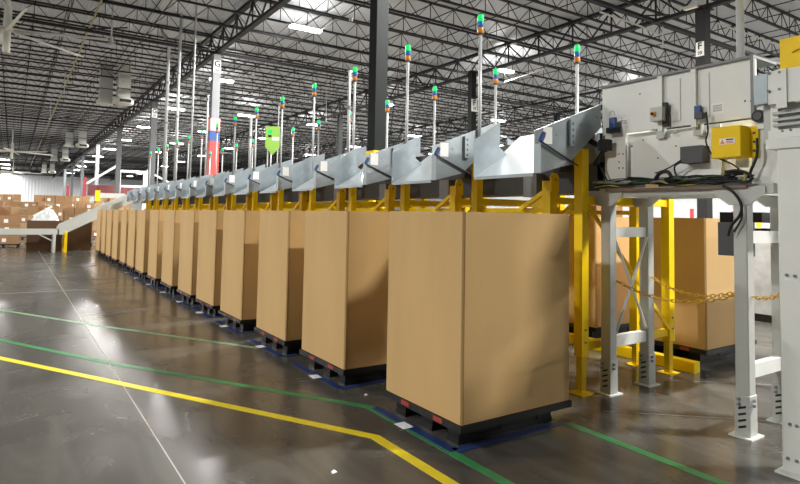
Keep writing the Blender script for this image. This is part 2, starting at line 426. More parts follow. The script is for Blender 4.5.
# ------------------------------------------------------------------ gaylord boxes and pallets (front row)
BW, BZ0, BZ1 = 1.18, 0.19, 1.742
def gaylord_mesh(dy, mname='card', h0=BZ0, h1=BZ1, w=BW):
    m = MB(); t = 0.016; b = 0.012
    o = [(b, 0), (w - b, 0), (w, b), (w, dy - b), (w - b, dy), (b, dy), (0, dy - b), (0, b)]
    n_ = [(t + b * .4, t), (w - t - b * .4, t), (w - t, t + b * .4), (w - t, dy - t - b * .4), (w - t - b * .4, dy - t), (t + b * .4, dy - t), (t, dy - t - b * .4), (t, t + b * .4)]
    n = 8
    vs = [(x, y, h0) for x, y in o] + [(x, y, h1) for x, y in o] + [(x, y, h1) for x, y in n_] + [(x, y, h0 + t) for x, y in n_]
    fs = [tuple(range(n - 1, -1, -1)), tuple(range(3 * n, 4 * n))]
    for r in range(3):
        fs += [(r * n + i, r * n + (i + 1) % n, (r + 1) * n + (i + 1) % n, (r + 1) * n + i) for i in range(n)]
    return m.add(vs, fs).mesh('carton_walls', mname)
def pallet(loc, label, group, dy=1.02, w=BW, stick=True):
    t = empty('plastic_pallet', loc, label, 'pallet', group)
    for nm, me in PAL:
        if nm == 'red_sticker' and not stick: continue
        link(nm, me, t)
    return t
pd = 1.03
PAL = []
deck = MB().box(-0.012, BW + 0.012, -0.012, pd + 0.002, 0.135, 0.188)
PAL.append(('deck', deck.mesh('deck', 'black')))
for yy in (0.105, pd / 2 - 0.08, pd - 0.22):
    r = MB()
    # skid with three blocks and a bottom rail
    r.box(0.075, BW - 0.09, yy + 0.01, yy + 0.15, 0.0, 0.045)
    for xx, ww in ((0.07, 0.2), (BW / 2 - 0.1, 0.18), (BW - 0.27, 0.18)):
        r.box(xx, xx + ww, yy + 0.005, yy + 0.155, 0.045, 0.135, (0.012, 0.006))
    r.box(0.10, BW - 0.12, yy + 0.018, yy + 0.03, 0.03, 0.135)
    PAL.append(('skid', r.mesh('skid', 'black')))
for yy in (0.26, 0.70):
    PAL.append(('red_sticker', MB().box(-0.0145, -0.012, yy - 0.055, yy + 0.055, 0.145, 0.18).mesh('red_sticker', 'red_lab')))
BX = 2.774
boxes = [(3.30, 1.02), (5.07, 1.03), (6.55, 1.01), (8.13, 1.0), (9.57, 1.03), (10.97, 1.03), (12.47, 1.03), (14.0, 1.0), (15.55, 1.02), (17.05, 1.0), (18.45, 1.02), (19.95, 1.02), (21.5, 1.0), (22.95, 1.02), (24.35, 1.02)]
random.seed(4)
gm = {}
SEAM = MB().box(0.016, 0.021, -0.0025, 0.0, BZ0 + 0.01, BZ1 - 0.005).mesh('flap_seam', 'seam')
def gaylord(x, y, dy, label, group, mname='card', dx=0.0, rz=0.0, z=0.0):
    key = (round(dy, 2), mname)
    if key not in gm: gm[key] = gaylord_mesh(dy, mname)
    t = empty('gaylord_box', (x + dx, y, z), label, 'cardboard box', group, rz=rz)
    link('carton_walls', gm[key], t)
    # glued manufacturer's flap near the front corner and open-top flap edge
    link('flap_seam', SEAM, t)
    return t
for i, (y, dy) in enumerate(boxes):
    dx = random.uniform(-0.012, 0.012) if i else 0; rz = random.uniform(-0.012, 0.012) if i else 0
    gaylord(BX, y, dy, 'tall cardboard box on black pallet, %s in the front row' % nth(i, 'box'), 'front row cardboard boxes', dx=dx, rz=rz)
    pallet((BX + dx, y, 0.0), 'black plastic pallet under a cardboard box, %s in the front row' % nth(i, 'pallet'), 'front row pallets')
# back row
BX2 = 6.86
for i, y in enumerate([3.72 + 1.56 * k for k in range(10) if k != 5]):
    gaylord(BX2, y, 1.02, 'tall cardboard box beyond the sorter, %s in the back row' % nth(i, 'box'), 'back row cardboard boxes')
    pallet((BX2, y, 0.0), 'black plastic pallet beyond the sorter, %s in the back row' % nth(i, 'pallet'), 'back row pallets')

# ------------------------------------------------------------------ floor tapes and labels
def tape(name, pts, w, m, label, z=0.003):
    o = strip(pts, w, z, 0.003).build(name, m); tag(o, label, 'floor tape')
    return o
tape('yellow_tape', [(-0.6, 9.08), (-0.04, 8.10), (2.40, 3.875), (2.43, 1.0)], 0.085, 'tape_y', 'bright yellow floor tape line bending in front of the boxes')
tape('green_tape', [(-0.9, 10.6), (-0.05, 9.2), (0.95, 7.33), (2.72, 4.5), (2.72, 1.2)], 0.075, 'tape_g', 'green floor tape line bending along the foot of the nearest pallet')
tape('pale_green_tape', [(-0.9, 13.2), (-0.09, 11.92), (1.16, 9.64), (2.67, 7.16)], 0.07, 'tape_g2', 'faded pale green floor tape line farther up the aisle')
tape('green_tape', [(3.93, 3.43), (3.93, 0.8)], 0.08, 'tape_g', 'green floor tape line right of the nearest pallet')
tape('pale_green_tape', [(-0.75, 26.0), (-0.75, 15.0)], 0.08, 'tape_g2', 'faded pale green floor tape line at the far left edge')
for i, (y, dy) in enumerate(boxes[:10]):
    x0, x1 = BX - 0.02, BX + BW + 0.02
    y0, y1 = y + 0.045, y + dy + 0.12
    m = MB()
    for (a, b) in (((x0, y0), (x1, y0)), ((x0, y0), (x0, y1))):
        st = strip([a, b], 0.085, 0.0055 + 0.0002, 0.003); m.add(st.v, st.f)
    o = m.build('blue_tape', 'tape_b'); tag(o, 'blue floor tape corner around the front row pallet, %s' % nth(i, 'tape'), 'floor tape', 'blue pallet tapes')
    yl = {0: 3.95, 1: 5.6, 2: 7.2, 3: 8.75}.get(i, y + 0.55)
    o = MB().box(BX - 0.05 - 0.055, BX - 0.05 + 0.045, yl - 0.07, yl + 0.07, 0.006, 0.0078).build('floor_label', 'white_lab')
    tag(o, 'small white label stuck on the floor by the front row, %s' % nth(i, 'label'), 'label', 'white floor labels')
# paper scraps
for i, (u, v, s) in enumerate(((334, 472, 0.02), (366, 395, 0.02))):
    p = at_z(u, v, 0)
    o = MB().add([(p.x - s, p.y - s, 0.0005), (p.x + s, p.y - s * .6, 0.0005), (p.x + s * .5, p.y + s, 0.008), (p.x - s * .8, p.y + s * .7, 0.0005), (p.x, p.y, 0.016)], [(0, 1, 4), (1, 2, 4), (2, 3, 4), (3, 0, 4), (3, 2, 1, 0)]).build('paper_scrap', 'white_lab')
    tag(o, ('tiny white paper scrap on the floor below the yellow line', 'tiny white paper scrap on the floor left of the nearest pallet')[i], 'paper')

# ------------------------------------------------------------------ discharge chutes
P = 1.56
XL, ZL, YL, YR = 3.96, 2.116, 4.547, 3.723
def make_chute():
    t = empty('discharge_chute', (0, 0, 0), '', 'chute', 'front row chutes')
    th = 0.012
    rw = MB().prism([(XL, ZL), (4.44, 2.25), (4.91, 2.63), (4.91, 2.87), (XL, 2.508)], 'y', YR - th, YR).build('side_wall', 'galv', t)
    lw = MB().prism([(XL, ZL), (4.42, 2.385), (4.32, 2.45), (4.32, 2.732), (XL, 2.505)], 'y', YL, YL + th).build('side_wall', 'galv', t)
    MB().prism([(XL, ZL), (4.42, 2.385), (4.42, 2.373), (XL, ZL - 0.012)], 'y', YR, YL).build('tray', 'tray', t)
    MB().quad((4.42, YR, 2.382), (4.42, YL + 0.1, 2.382), (4.92, YL + 0.3, 2.66), (4.92, YR, 2.66), 0.01).build('upper_tray', 'tray', t)
    # folded lip under the mouth, guard flange outside
    MB().bar((XL + 0.004, YR, ZL - 0.012), (XL + 0.004, YL, ZL - 0.012), 0.02, 0.03).build('lip', 'galv', t)
    MB().prism([(XL, ZL), (4.42, 2.232), (4.36, 2.245), (XL, 2.385)], 'y', YR - 0.085, YR - th).build('guard_housing', 'galv', t)
    b = MB().tube((XL - 0.02, YR - 0.1, 2.40), (4.45, YR - 0.1, 2.21), 0.009, 8).build('sensor_rod', 'rubber', t)
    s = MB().box(-0.015, 0.018, -0.018, 0.015, -0.035, 0.035).build('photo_eye', 'blue', t, (XL - 0.005, YR - 0.1, 2.43))
    s.rotation_euler = (0, 0.5, 0)
    MB().box(-0.014, 0.016, -0.016, 0.014, 0.035, 0.06).build('lens_cap', 'dgrey', s)
    lb = MB().box(4.07, 4.19, YR - th - 0.003, YR - th, 2.40, 2.56).build('white_label', 'white_lab', t)
    tag(lb, 'white paper label')
    br = MB()
    br.box(4.42, 4.49, YR - th - 0.03, YR - th, 2.40, 2.66)
    br.build('slotted_bracket', 'galv', t)
    br2 = MB()
    for zz in (2.44, 2.50, 2.56, 2.62): br2.box(4.445, 4.465, YR - th - 0.032, YR - th - 0.03, zz - 0.012, zz + 0.012)
    br2.build('bracket_slots', 'dgrey', t)
    bl = MB()
    for xx in (4.0, 4.25, 4.6, 4.85):
        bl.tube((xx, YR - th - 0.006, 2.40 + (xx - 4.0) * 0.39), (xx, YR - th, 2.40 + (xx - 4.0) * 0.39), 0.009, 6)
    bl.build('rivets', 'mgrey', t)
    return t
chute = make_chute()
NCH = 15
chutes = [chute] + [copy_tree(chute) for _ in range(NCH - 1)]
for i, c in enumerate(chutes):
    c.location = (0, P * i, 0)
    c['label'] = 'galvanised steel discharge chute above the front row boxes, %s' % nth(i, 'chute')
# mirrored chutes of the back row
bc = empty('back_chute', (0, 0, 0), '', 'chute', 'back row chutes')
MX = 5.43 * 2
MB().prism([(MX - XL, ZL), (MX - 4.44, 2.25), (MX - 4.91, 2.63), (MX - 4.91, 2.87), (MX - XL, 2.508)], 'y', YR - 0.012, YR).build('side_wall', 'galv', bc)
MB().prism([(MX - XL, ZL), (MX - 4.42, 2.385), (MX - 4.91, 2.63), (MX - 4.91, 2.87), (MX - XL, 2.508)], 'y', YL, YL + 0.012).build('side_wall', 'galv', bc)
MB().prism([(MX - XL, ZL), (MX - 4.92, 2.64), (MX - 4.92, 2.625), (MX - XL, ZL - 0.012)], 'y', YR, YL).build('tray', 'tray', bc)
for i in range(12):
    c = bc if i == 0 else copy_tree(bc)
    c.location = (0, P * i, 0)
    c['label'] = 'galvanised discharge chute on the far side of the sorter, %s' % nth(i, 'back chute')

# ------------------------------------------------------------------ yellow support frames
PX_, PXB = 4.71, 6.2
def post(x, y, z1, parent, w=0.098, foot=True):
    po = MB().box(x - w / 2, x + w / 2, y - w / 2, y + w / 2, 0.36 if foot else 0.01, z1).build('post', 'yellow', parent)
    ft = MB().box(x - w / 2 + .016, x + w / 2 - .016, y - w / 2 + .016, y + w / 2 - .016, 0.008, 0.40).build('adjusting_foot', 'yellow', po)
    h = MB()
    for k in range(12):
        for sx in (-0.016, 0.016):
            zz = 0.045 + k * 0.027
            h.box(x + sx - .006, x + sx + .006, y - w / 2 + .0145, y - w / 2 + .017, zz, zz + 0.013)
            h.box(x - w / 2 + .0145, x - w / 2 + .017, y + sx - .006, y + sx + .006, zz, zz + 0.013)
    h.build('punched_holes', 'dgrey', po)
    MB().box(x - 0.09, x + 0.09, y - 0.085, y + 0.085, 0.0, 0.012).build('foot_plate', 'yellow', po)
    b = MB()
    for zz in (0.5, 0.62):
        b.tube((x, y - w / 2 - 0.012, zz), (x, y - w / 2, zz), 0.011, 6)
    b.build('bolts', 'mgrey', po)
    return po
def make_frame():
    t = empty('support_frame', (PX_, 3.79, 0), '', 'support frame', 'yellow support frames under the sorter')
    y0 = 0.0; y1 = 0.41; xb = PXB - PX_
    post(0, y0, 2.40, t); 
    p2 = post(0.0, y1, 2.10, t, 0.11)
    MB().prism([(-0.06, 1.98), (0.06, 1.98), (0.06, 2.14), (0.03, 2.18), (-0.03, 2.18), (-0.06, 2.14)], 'y', y1 - 0.075, y1 - 0.055).build('clamp_plate', 'yellow', t)
    MB().tube((0, y1 - 0.085, 2.11), (0, y1 - 0.07, 2.11), 0.014, 8).build('clamp_bolt', 'mgrey', t)
    post(xb, y0, 2.33, t); post(xb, y1, 2.06, t)
    for zz in (0.42, 1.86):
        MB().box(0.05, xb - 0.05, y0 - 0.03, y0 + 0.03, zz, zz + 0.075).build('cross_beam', 'yellow', t)
    MB().box(0.05, xb - 0.05, y1 - 0.03, y1 + 0.03, 1.86, 1.93).build('cross_beam', 'yellow', t)
    for xx in (0.06, xb - 0.06):
        MB().box(xx - 0.02, xx + 0.02, y1 + 0.05, y0 + P - 0.05, 1.765, 1.815).build('side_beam', 'yellow', t)
    MB().bar((0.05, y1 + 0.05, 1.60), (0.42, y1 + 0.05, 1.86), 0.03, 0.05).build('diagonal_brace', 'yellow', t)
    MB().bar((xb - 0.05, y0 - 0.04, 0.5), (0.05, y0 - 0.04, 1.84), 0.02, 0.04).build('diagonal_brace', 'yellow', t)
    MB().bar((0.0, y1 + 0.05, 2.0), (0.0, y1 + 0.42, 1.80), 0.03, 0.045).build('diagonal_brace', 'yellow', t)
    return t
fr = make_frame()
for i in range(NCH):
    c = fr if i == 0 else copy_tree(fr)
    c.location = (PX_, 3.79 + P * i, 0)
    c['label'] = 'yellow steel support frame under the sorter, %s' % nth(i, 'frame')
# floor guide rails in yellow under the sorter
o = MB().box(6.42, 6.54, 3.62, 5.2, 0, 0.12).build('floor_guide', 'yellow'); tag(o, 'yellow floor guide rail beside the shaded back row pallet', 'guard rail')
o = MB().box(6.42, 6.56, 5.35, 16.0, 0, 0.12).build('floor_guide', 'yellow'); tag(o, 'long yellow floor guide rail running back under the sorter', 'guard rail')

# ------------------------------------------------------------------ sorter track
st = empty('sorter_track', (5.43, 3.8, 2.0), 'long parcel sorter track running behind the chutes', 'conveyor')
SY = 26.8 - 3.8
MB().box(-0.5, -0.42, 0, SY, 0.28, 0.58).build('side_rail', 'mgrey', st)
MB().box(0.42, 0.5, 0, SY, 0.28, 0.58).build('side_rail', 'mgrey', st)
MB().box(-0.42, 0.42, 0, SY, 0.30, 0.36).build('under_pan', 'dgrey', st)
MB().box(-0.40, 0.40, 0.02, SY, 0.0, 0.10).build('return_duct', 'dgrey', st)
MB().box(-0.34, 0.34, 0.02, SY, 0.10, 0.30).build('return_strand', 'rubber', st)
MB().box(-0.38, 0.38, 0.0, SY, 0.52, 0.60).build('belt', 'rubber', st)
MB().box(-0.47, -0.45, 0.0, SY, -0.02, 0.28).build('added_light_block', 'dgrey', st)  # added panel, keeps light from leaking under the sorter
for k in range(15):
    yy = 0.35 + k * P
    MB().box(-0.62, 0.62, yy, yy + 0.1, 0.2, 0.28).build('cross_member', 'dgrey', st)
    MB().box(-0.60, -0.47, yy + 0.35, yy + 0.55, -0.06, 0.2).build('drive_box', 'mgrey', st)
tr = MB()
for k in range(6):
    random.seed(k); pts = [(-0.30 + 0.05 * k + random.uniform(-.02, .02), j * 0.8, 0.16 + random.uniform(-.03, .03)) for j in range(int(SY / 0.8))]
    tr.path(pts, 0.014, 5)
tr.build('cable_loom', 'rubber', st)

# ------------------------------------------------------------------ stack lights
def make_stack(x):
    t = empty('stack_light', (x, 0, 2.58), '', 'stack light')
    MB().tube((0, 0, -0.09), (0, 0, 1.520), 0.021, 8).build('pole', 'pole', t, smooth=True)
    MB().box(-0.045, 0.045, -0.045, 0.045, -0.09, -0.078).build('mount_plate', 'mgrey', t)
    MB().lathe([(0.03, 1.500), (0.036, 1.505), (0.036, 1.520)], n=12).build('collar', 'dgrey', t)
    MB().lathe([(0.037, 1.520), (0.04, 1.525), (0.04, 1.585), (0.037, 1.590)], n=12).build('amber_lens', 'lo', t, smooth=True)
    MB().lathe([(0.037, 1.590), (0.04, 1.595), (0.04, 1.655), (0.037, 1.660)], n=12).build('blue_lens', 'lb', t, smooth=True)
    MB().lathe([(0.037, 1.660), (0.04, 1.665), (0.04, 1.735), (0.034, 1.750)], n=12).build('green_lens', 'lg', t, smooth=True)
    MB().lathe([(0.036, 1.750), (0.03, 1.765), (0.012, 1.772)], n=12).build('top_cap', 'dgrey', t)
    return t
sl = make_stack(4.98)
SLX = 4.98
fx = [481, 404, 353, 311, 280]
for i in range(14):
    c = sl if i == 0 else copy_tree(sl)
    c.location = (4.646, 5.246 + 1.56 * i, 2.331 + 0.09)
    c['group'] = 'front stack lights'
    c['label'] = 'tricolour stack light on tall pole, %s in the front line' % nth(i, 'pole')
for i in range(12):
    c = copy_tree(sl)
    c.location = (6.2, 5.06 + 1.575 * i, 2.28)
    c['group'] = 'back stack lights'
    c['label'] = 'tricolour stack light beyond the sorter, %s in the back line' % nth(i, 'pole')

# ------------------------------------------------------------------ grey machine at the end of the sorter
mc = empty('sorter_drive_unit', (4.93, 3.0, 0), 'grey steel sorter end unit with panels, cables and legs at right', 'machine')
ox, oy = 4.93, 3.0
def L3(x, y, z): return (x - ox, y - oy, z)
def MX3(m): 
    m.v = [(a - ox, b - oy, c) for a, b, c in m.v]; return m
def mbox(nm, m, x0, x1, y0, y1, z0, z1, par=mc, bv=0):
    o = MX3(MB().box(x0, x1, min(y0, y1), max(y0, y1), z0, z1)).build(nm, m, par)
    if bv: bevel(o, bv)
    return o
ypan = [3.71, 3.06, 2.745, 2.25]
for a, b in zip(ypan[:-1], ypan[1:]):
    mbox('upper_panel', 'lgrey', 4.93, 4.96, b + 0.004, a - 0.004, 2.55, 3.03)
for yy in (3.06, 2.745):
    mbox('panel_rib', 'lgrey', 4.895, 4.93, yy - 0.022, yy + 0.022, 2.52, 3.03)
mbox('panel_rib', 'mgrey', 4.90, 4.93, 2.25, 2.275, 2.52, 3.03)
mbox('top_flange', 'mgrey', 4.90, 5.3, 2.25, 3.71, 3.03, 3.05)
mbox('raised_plate', 'lgrey', 4.92, 4.93, 2.88, 2.96, 2.6, 2.98)
mbox('raised_plate', 'lgrey', 4.92, 4.93, 2.62, 2.68, 2.6, 2.98)
mbox('end_cover', 'lgrey', 4.96, 5.9, 3.66, 3.70, 2.1, 3.03)
mbox('rear_panel', 'dgrey', 5.9, 5.93, 2.25, 3.71, 2.05, 3.03)
mbox('lower_plate', 'lgrey', 5.10, 5.12, 2.35, 3.62, 2.06, 2.56)
mbox('lower_plate', 'lgrey', 5.02, 5.04, 2.58, 3.47, 2.10, 2.54)
mbox('shelf', 'grey', 4.96, 5.12, 2.28, 3.64, 2.075, 2.09)
mbox('end_plate', 'lgrey', 4.94, 4.97, 3.45, 3.68, 2.07, 2.56)
mbox('frame_beam', 'grey', 4.90, 5.0, 2.12, 3.72, 1.93, 2.01)
mbox('frame_beam', 'grey', 5.6, 5.7, 2.12, 3.72, 1.93, 2.01)
mbox('cable_channel', 'copper', 4.86, 4.90, 2.3, 3.62, 1.975, 2.0)
for yy in (3.63, 2.35):
    mbox('cross_beam', 'grey', 5.0, 5.6, yy - 0.05, yy + 0.05, 1.93, 2.0)
# right part of the unit beside the yellow box
mbox('side_plate', 'lgrey', 4.96, 4.99, 2.10, 2.30, 2.0, 2.72)
mbox('side_plate', 'grey', 5.0, 5.3, 2.08, 2.10, 1.95, 2.62)
# bolt holes
hm = MB()
for (u, v) in ((619, 154), (623, 154), (619, 168), (623, 168), (619, 162), (640, 94), (745, 101), (751, 101), (643, 140), (632, 146), (658, 158), (676, 146)):
    x = 4.928 if v < 110 else (4.938 if u < 630 else 5.018)
    q = at_x(u, v, x); hm.tube((x - 0.003 - ox, q.y - oy, q.z), (x - ox, q.y - oy, q.z), 0.008, 6)
hm.build('bolt_holes', 'dgrey', mc)
# yellow control box
ya, yb_ = at_x(711, 128, 4.78), at_x(741, 156.5, 4.78)
Y_a, Y_b, Z_a, Z_b = ya.y, yb_.y, yb_.z, ya.z
yb = mbox('control_box', 'yellow', 4.78, 4.94, Y_b, Y_a, Z_a, Z_b, bv=0.006)
tag(yb, 'bright yellow electrical box')
mbox('mounting_flange', 'yellow', 4.93, 4.95, Y_b - 0.06, Y_b, Z_a + 0.005, Z_b, yb)
fl = MB()
for fz in (0.22, 0.5, 0.78): fl.tube((4.922, Y_b - 0.032, Z_a + fz * (Z_b - Z_a)), (4.93, Y_b - 0.032, Z_a + fz * (Z_b - Z_a)), 0.011, 6)
MX3(fl).build('flange_bolts', 'dgrey', yb)
yc, zc = Y_a - 0.55 * (Y_a - Y_b), Z_a + 0.52 * (Z_b - Z_a)
wl = mbox('warning_label', 'white_lab', 4.777, 4.78, yc - 0.06, yc + 0.06, zc - 0.024, zc + 0.024, yb)
MX3(MB().add([(x, yc + dy, zc + dz) for x in (4.7755, 4.777) for dy, dz in ((0.055, -0.019), (0.018, -0.019), (0.0365, 0.019))], [(0, 1, 2), (5, 4, 3), (0, 3, 4, 1), (1, 4, 5, 2), (2, 5, 3, 0)])).build('warning_triangle', 'lo', yb)
mbox('label_heading', 'ink', 4.7755, 4.777, yc - 0.05, yc + 0.008, zc + 0.008, zc + 0.018, yb)
for k in range(2): mbox('label_line', mat('pink_print', (214, 120, 130), 0.5), 4.7755, 4.777, yc - 0.05, yc + 0.008, zc - 0.018 + k * 0.012, zc - 0.011 + k * 0.012, yb)
# switch boxes and sensors
def onp(nm, m, u0_, v0_, u1_, v1_, x, d, par=mc):
    a = at_x(u0_, v0_, x - d); b = at_x(u1_, v1_, x - d)
    return MX3(MB().box(x - d, x, min(a.y, b.y), max(a.y, b.y), min(a.z, b.z), max(a.z, b.z))).build(nm, m, par)
onp('label_plate', 'white_lab', 671, 111, 681, 120, 4.929, 0.002)
onp('label_plate', 'white_lab', 711, 104, 724, 113, 4.929, 0.002)
onp('label_plate', 'white_lab', 619, 119, 629, 126, 4.929, 0.002)
onp('label_plate', 'white_lab', 736, 158, 749, 167, 4.95, 0.002)
for (ua, va, ub, vb, rows) in ((671, 111, 681, 120, 3), (711, 104, 724, 113, 3), (619, 119, 629, 126, 2)):
    for k in range(rows):
        vv = va + 1.5 + k * (vb - va - 2) / rows
        onp('print_line', 'grey', ua + 2, vv, ub - 2, vv + 0.5, 4.927, 0.001)
onp('motor_box', 'dgrey', 680, 147, 702, 162, 5.02, 0.12)
sb = onp('switch_box', 'grey', 650, 108, 662, 120, 4.90, 0.09)
q = at_x(653, 114, 4.80)
MX3(MB().tube((4.79, q.y, q.z), (4.81, q.y, q.z), 0.022, 10)).build('knob', 'lo', sb)
MX3(MB().tube((4.775, q.y, q.z), (4.79, q.y, q.z), 0.013, 10)).build('knob_cap', 'ink', sb)
onp('bracket', 'rubber', 662, 103, 667, 126, 4.90, 0.03)
onp('bracket_arm', 'grey', 656, 126, 664, 138, 5.02, 0.04)
s1 = onp('blue_sensor', 'blue', 694, 106, 700, 113, 4.90, 0.03)
onp('sensor_bracket', 'dgrey', 694, 113, 702, 118, 4.90, 0.05)
onp('bracket_arm', 'grey', 693, 119, 701, 135, 5.0, 0.05)
s2 = onp('blue_sensor', 'blue', 609, 118, 615, 128, 4.86, 0.03)
onp('sensor_bracket', 'rubber', 606, 128, 617, 132, 4.90, 0.05)
q = at_x(612, 115, 4.83)
MX3(MB().path([(4.83, q.y + 0.03 * math.cos(a), q.z - .01 + 0.05 * math.sin(a)) for a in [math.pi * k / 8 for k in range(9)]], 0.005)).build('sensor_loop', 'pole', s2)
onp('junction_block', 'rubber', 598, 140, 607, 150, 4.88, 0.08)
# black arm near chute end
a = at_x(589, 140, 4.80); b = at_x(607, 150, 4.84)
MX3(MB().bar(a, b, 0.05, 0.05)).build('actuator', 'rubber', mc)
a = at_x(604, 150, 4.86); b = at_x(594, 165, 4.86)
MX3(MB().bar(a, b, 0.03, 0.03)).build('actuator', 'rubber', mc)
# round drive motor
q = at_x(758, 116, 4.84)
mot = MX3(MB().tube((4.84, q.y, q.z), (4.93, q.y, q.z), 0.05, 18)).build('drive_motor', 'rubber', mc, smooth=True)
MX3(MB().tube((4.83, q.y, q.z), (4.84, q.y, q.z), 0.032, 14)).build('motor_cap', 'dgrey', mot)
onp('motor_mount', 'lgrey', 757, 108, 776, 127, 4.93, 0.06)
# cables
random.seed(11)
def cable(pts, r, m, par=mc): return MX3(MB().path(pts, r, 6)).build('cable', m, par, smooth=True)
def smoothpts(P_, n=6):
    out = []
    P_ = [Vector(p) for p in P_]
    for i in range(len(P_) - 1):
        p0 = P_[max(i - 1, 0)]; p1 = P_[i]; p2 = P_[i + 1]; p3 = P_[min(i + 2, len(P_) - 1)]
        for k in range(n):
            t = k / n
            out.append(0.5 * ((2 * p1) + (-p0 + p2) * t + (2 * p0 - 5 * p1 + 4 * p2 - p3) * t * t + (-p0 + 3 * p1 - 3 * p2 + p3) * t ** 3))
    out.append(P_[-1]); return out
for k in range(13):
    mm = {3: 'cgreen', 7: 'cgreen', 9: 'cyel', 5: 'mgrey', 11: 'mgrey'}.get(k, 'rubber')
    ys = [3.75 - j * 0.17 for j in range(9)]
    base = 2.015 + 0.008 * k % 0.07
    if k % 4 == 0: ys = ys[k // 4:]
    pts = [(4.88 + random.uniform(-.045, .045), yy, 2.01 + 0.022 + 0.006 * (k % 9) + random.uniform(-.015, .03)) for yy in ys]
    cable(smoothpts(pts, 4), random.choice((0.005, 0.007, 0.010)), mm)
def pc(uv, x): return [tuple(at_x(u, v, x)) for u, v in uv]
cable(smoothpts(pc([(706, 112), (708, 130), (706, 142), (713, 155), (732, 164), (740, 170)], 4.84)), 0.007, 'rubber')
cable(smoothpts(pc([(681, 160), (672, 166), (662, 171), (655, 173)], 4.90)), 0.006, 'rubber')
cable(smoothpts(pc([(681, 162), (675, 166), (675, 172), (678, 178)], 4.88)), 0.008, 'rubber')
cable(smoothpts(pc([(757, 138), (757, 155), (752, 168), (748, 178)], 4.86)), 0.011, 'rubber')
cable(smoothpts(pc([(600, 165), (604, 174), (607, 180)], 4.86)), 0.009, 'rubber')
cable(smoothpts(pc([(655, 180), (660, 173), (668, 172), (672, 179)], 4.87)), 0.018, 'rubber')
for dv in (0, 3, 6):
    cable(smoothpts(pc([(725, 178 - dv), (738, 174 - dv * .6), (749, 174), (752, 178), (746, 182), (734, 181), (722, 181)], 4.86 - dv * .005)), 0.012, 'rubber')
cable(smoothpts(pc([(744, 181), (745, 174), (741, 170)], 4.84)), 0.008, 'cyel')
cable(smoothpts(pc([(723, 186), (733, 192), (741, 204), (740, 215), (731, 226), (728, 236)], 4.84)), 0.012, 'rubber')
cable(smoothpts(pc([(741, 205), (742, 217), (734, 232)], 4.85)), 0.008, 'rubber')
# grey junction cabinet hanging behind the leg
jb = mbox('junction_cabinet', 'dgrey', 5.0, 5.12, 2.36, 2.60, 1.42, 1.70)
# gusset plates and legs
def leg(x, y, par, w=0.108, name='leg'):
    lg = mbox(name, 'grey', x - w / 2, x + w / 2, y - w / 2, y + w / 2, 0.12, 1.93, par, 0.008)
    sv = mbox('foot_sleeve', 'grey', x - w / 2 - .006, x + w / 2 + .006, y - w / 2 - .006, y + w / 2 + .006, 0.01, 0.33, lg, 0.004)
    s = MB()
    for k in range(4):
        zz = 0.06 + k * 0.05
        for ax in (1,):
            if ax == 0: s.add([(x - .03, y - w / 2 - .0075, zz), (x + .03, y - w / 2 - .0075, zz + .025), (x + .03, y - w / 2 - .0075, zz + .043), (x - .03, y - w / 2 - .0075, zz + .018)], [(0, 1, 2, 3)])
            else: s.add([(x - w / 2 - .0075, y + .03, zz), (x - w / 2 - .0075, y - .03, zz + .025), (x - w / 2 - .0075, y - .03, zz + .043), (x - w / 2 - .0075, y + .03, zz + .018)], [(0, 1, 2, 3)])
    MX3(s).build('slots', 'ink', lg)
    b = MB()
    for zz in (0.255, 0.295):
        b.tube((x - 0.02, y - w / 2 - .03, zz), (x - 0.02, y - w / 2 - .012, zz), 0.013, 6)
        b.tube((x - w / 2 - .03, y + 0.02, zz), (x - w / 2 - .012, y + 0.02, zz), 0.013, 6)
    MX3(b).build('bolts', 'mgrey', lg)
    mbox('foot_plate', 'lgrey', x - 0.1, x + 0.1, y - 0.09, y + 0.09, 0.0, 0.012, lg)
    MX3(MB().prism([(y - 0.2, 1.99), (y + 0.2, 1.99), (y + 0.2, 1.93), (y + 0.08, 1.84), (y - 0.08, 1.84), (y - 0.2, 1.93)], 'x', x - w / 2 - 0.012, x - w / 2)).build('gusset_plate', 'grey', lg)
    return lg
leg(4.95, 3.65, mc); leg(5.58, 3.65, mc); leg(4.95, 2.37, mc); leg(5.58, 2.37, mc)
for yy in (3.65, 2.37):
    mbox('leg_stretcher', 'lgrey', 5.0, 5.53, yy - 0.03, yy + 0.03, 1.53, 1.63)
    mbox('leg_stretcher', 'lgrey', 5.0, 5.53, yy - 0.03, yy + 0.03, 0.45, 0.56)
MX3(MB().bar((5.0, 3.62, 1.53), (5.53, 3.62, 0.58), 0.008, 0.03, (0, 1, 0))).build('cross_brace', 'lgrey', mc)
MX3(MB().bar((5.53, 3.61, 1.53), (5.0, 3.61, 0.58), 0.008, 0.03, (0, 1, 0))).build('cross_brace', 'lgrey', mc)

# near conveyor section at the right edge
nc = empty('conveyor_section', (4.54, 1.6, 0), 'light grey conveyor end with thick post at the right edge', 'conveyor')
ox, oy = 4.54, 1.6
a = at_x(752, 75, 4.54)
mbox('side_channel', 'lgrey', 4.54, 4.60, -6.0, 1.99, 2.56, 2.80, nc)
mbox('side_channel', 'galv', 4.535, 4.60, 1.99, 2.08, 2.57, 2.79, nc)
mbox('channel_flange', 'lgrey', 4.50, 4.54, -6.0, 1.80, 2.545, 2.565, nc)
mbox('joint_plate', 'lgrey', 4.525, 4.54, 1.86, 1.93, 2.52, 2.80, nc)
for zz in (2.40, 2.44, 2.485):
    mbox('guide_rail', 'grey', 4.58, 4.61, -6.0, 1.98, zz, zz + 0.02, nc)
mbox('added_shade_plate', 'grey', 4.63, 4.66, -6.0, 2.06, 2.30, 2.80, nc)  # added solid plate, blocks light to shade the nearest box
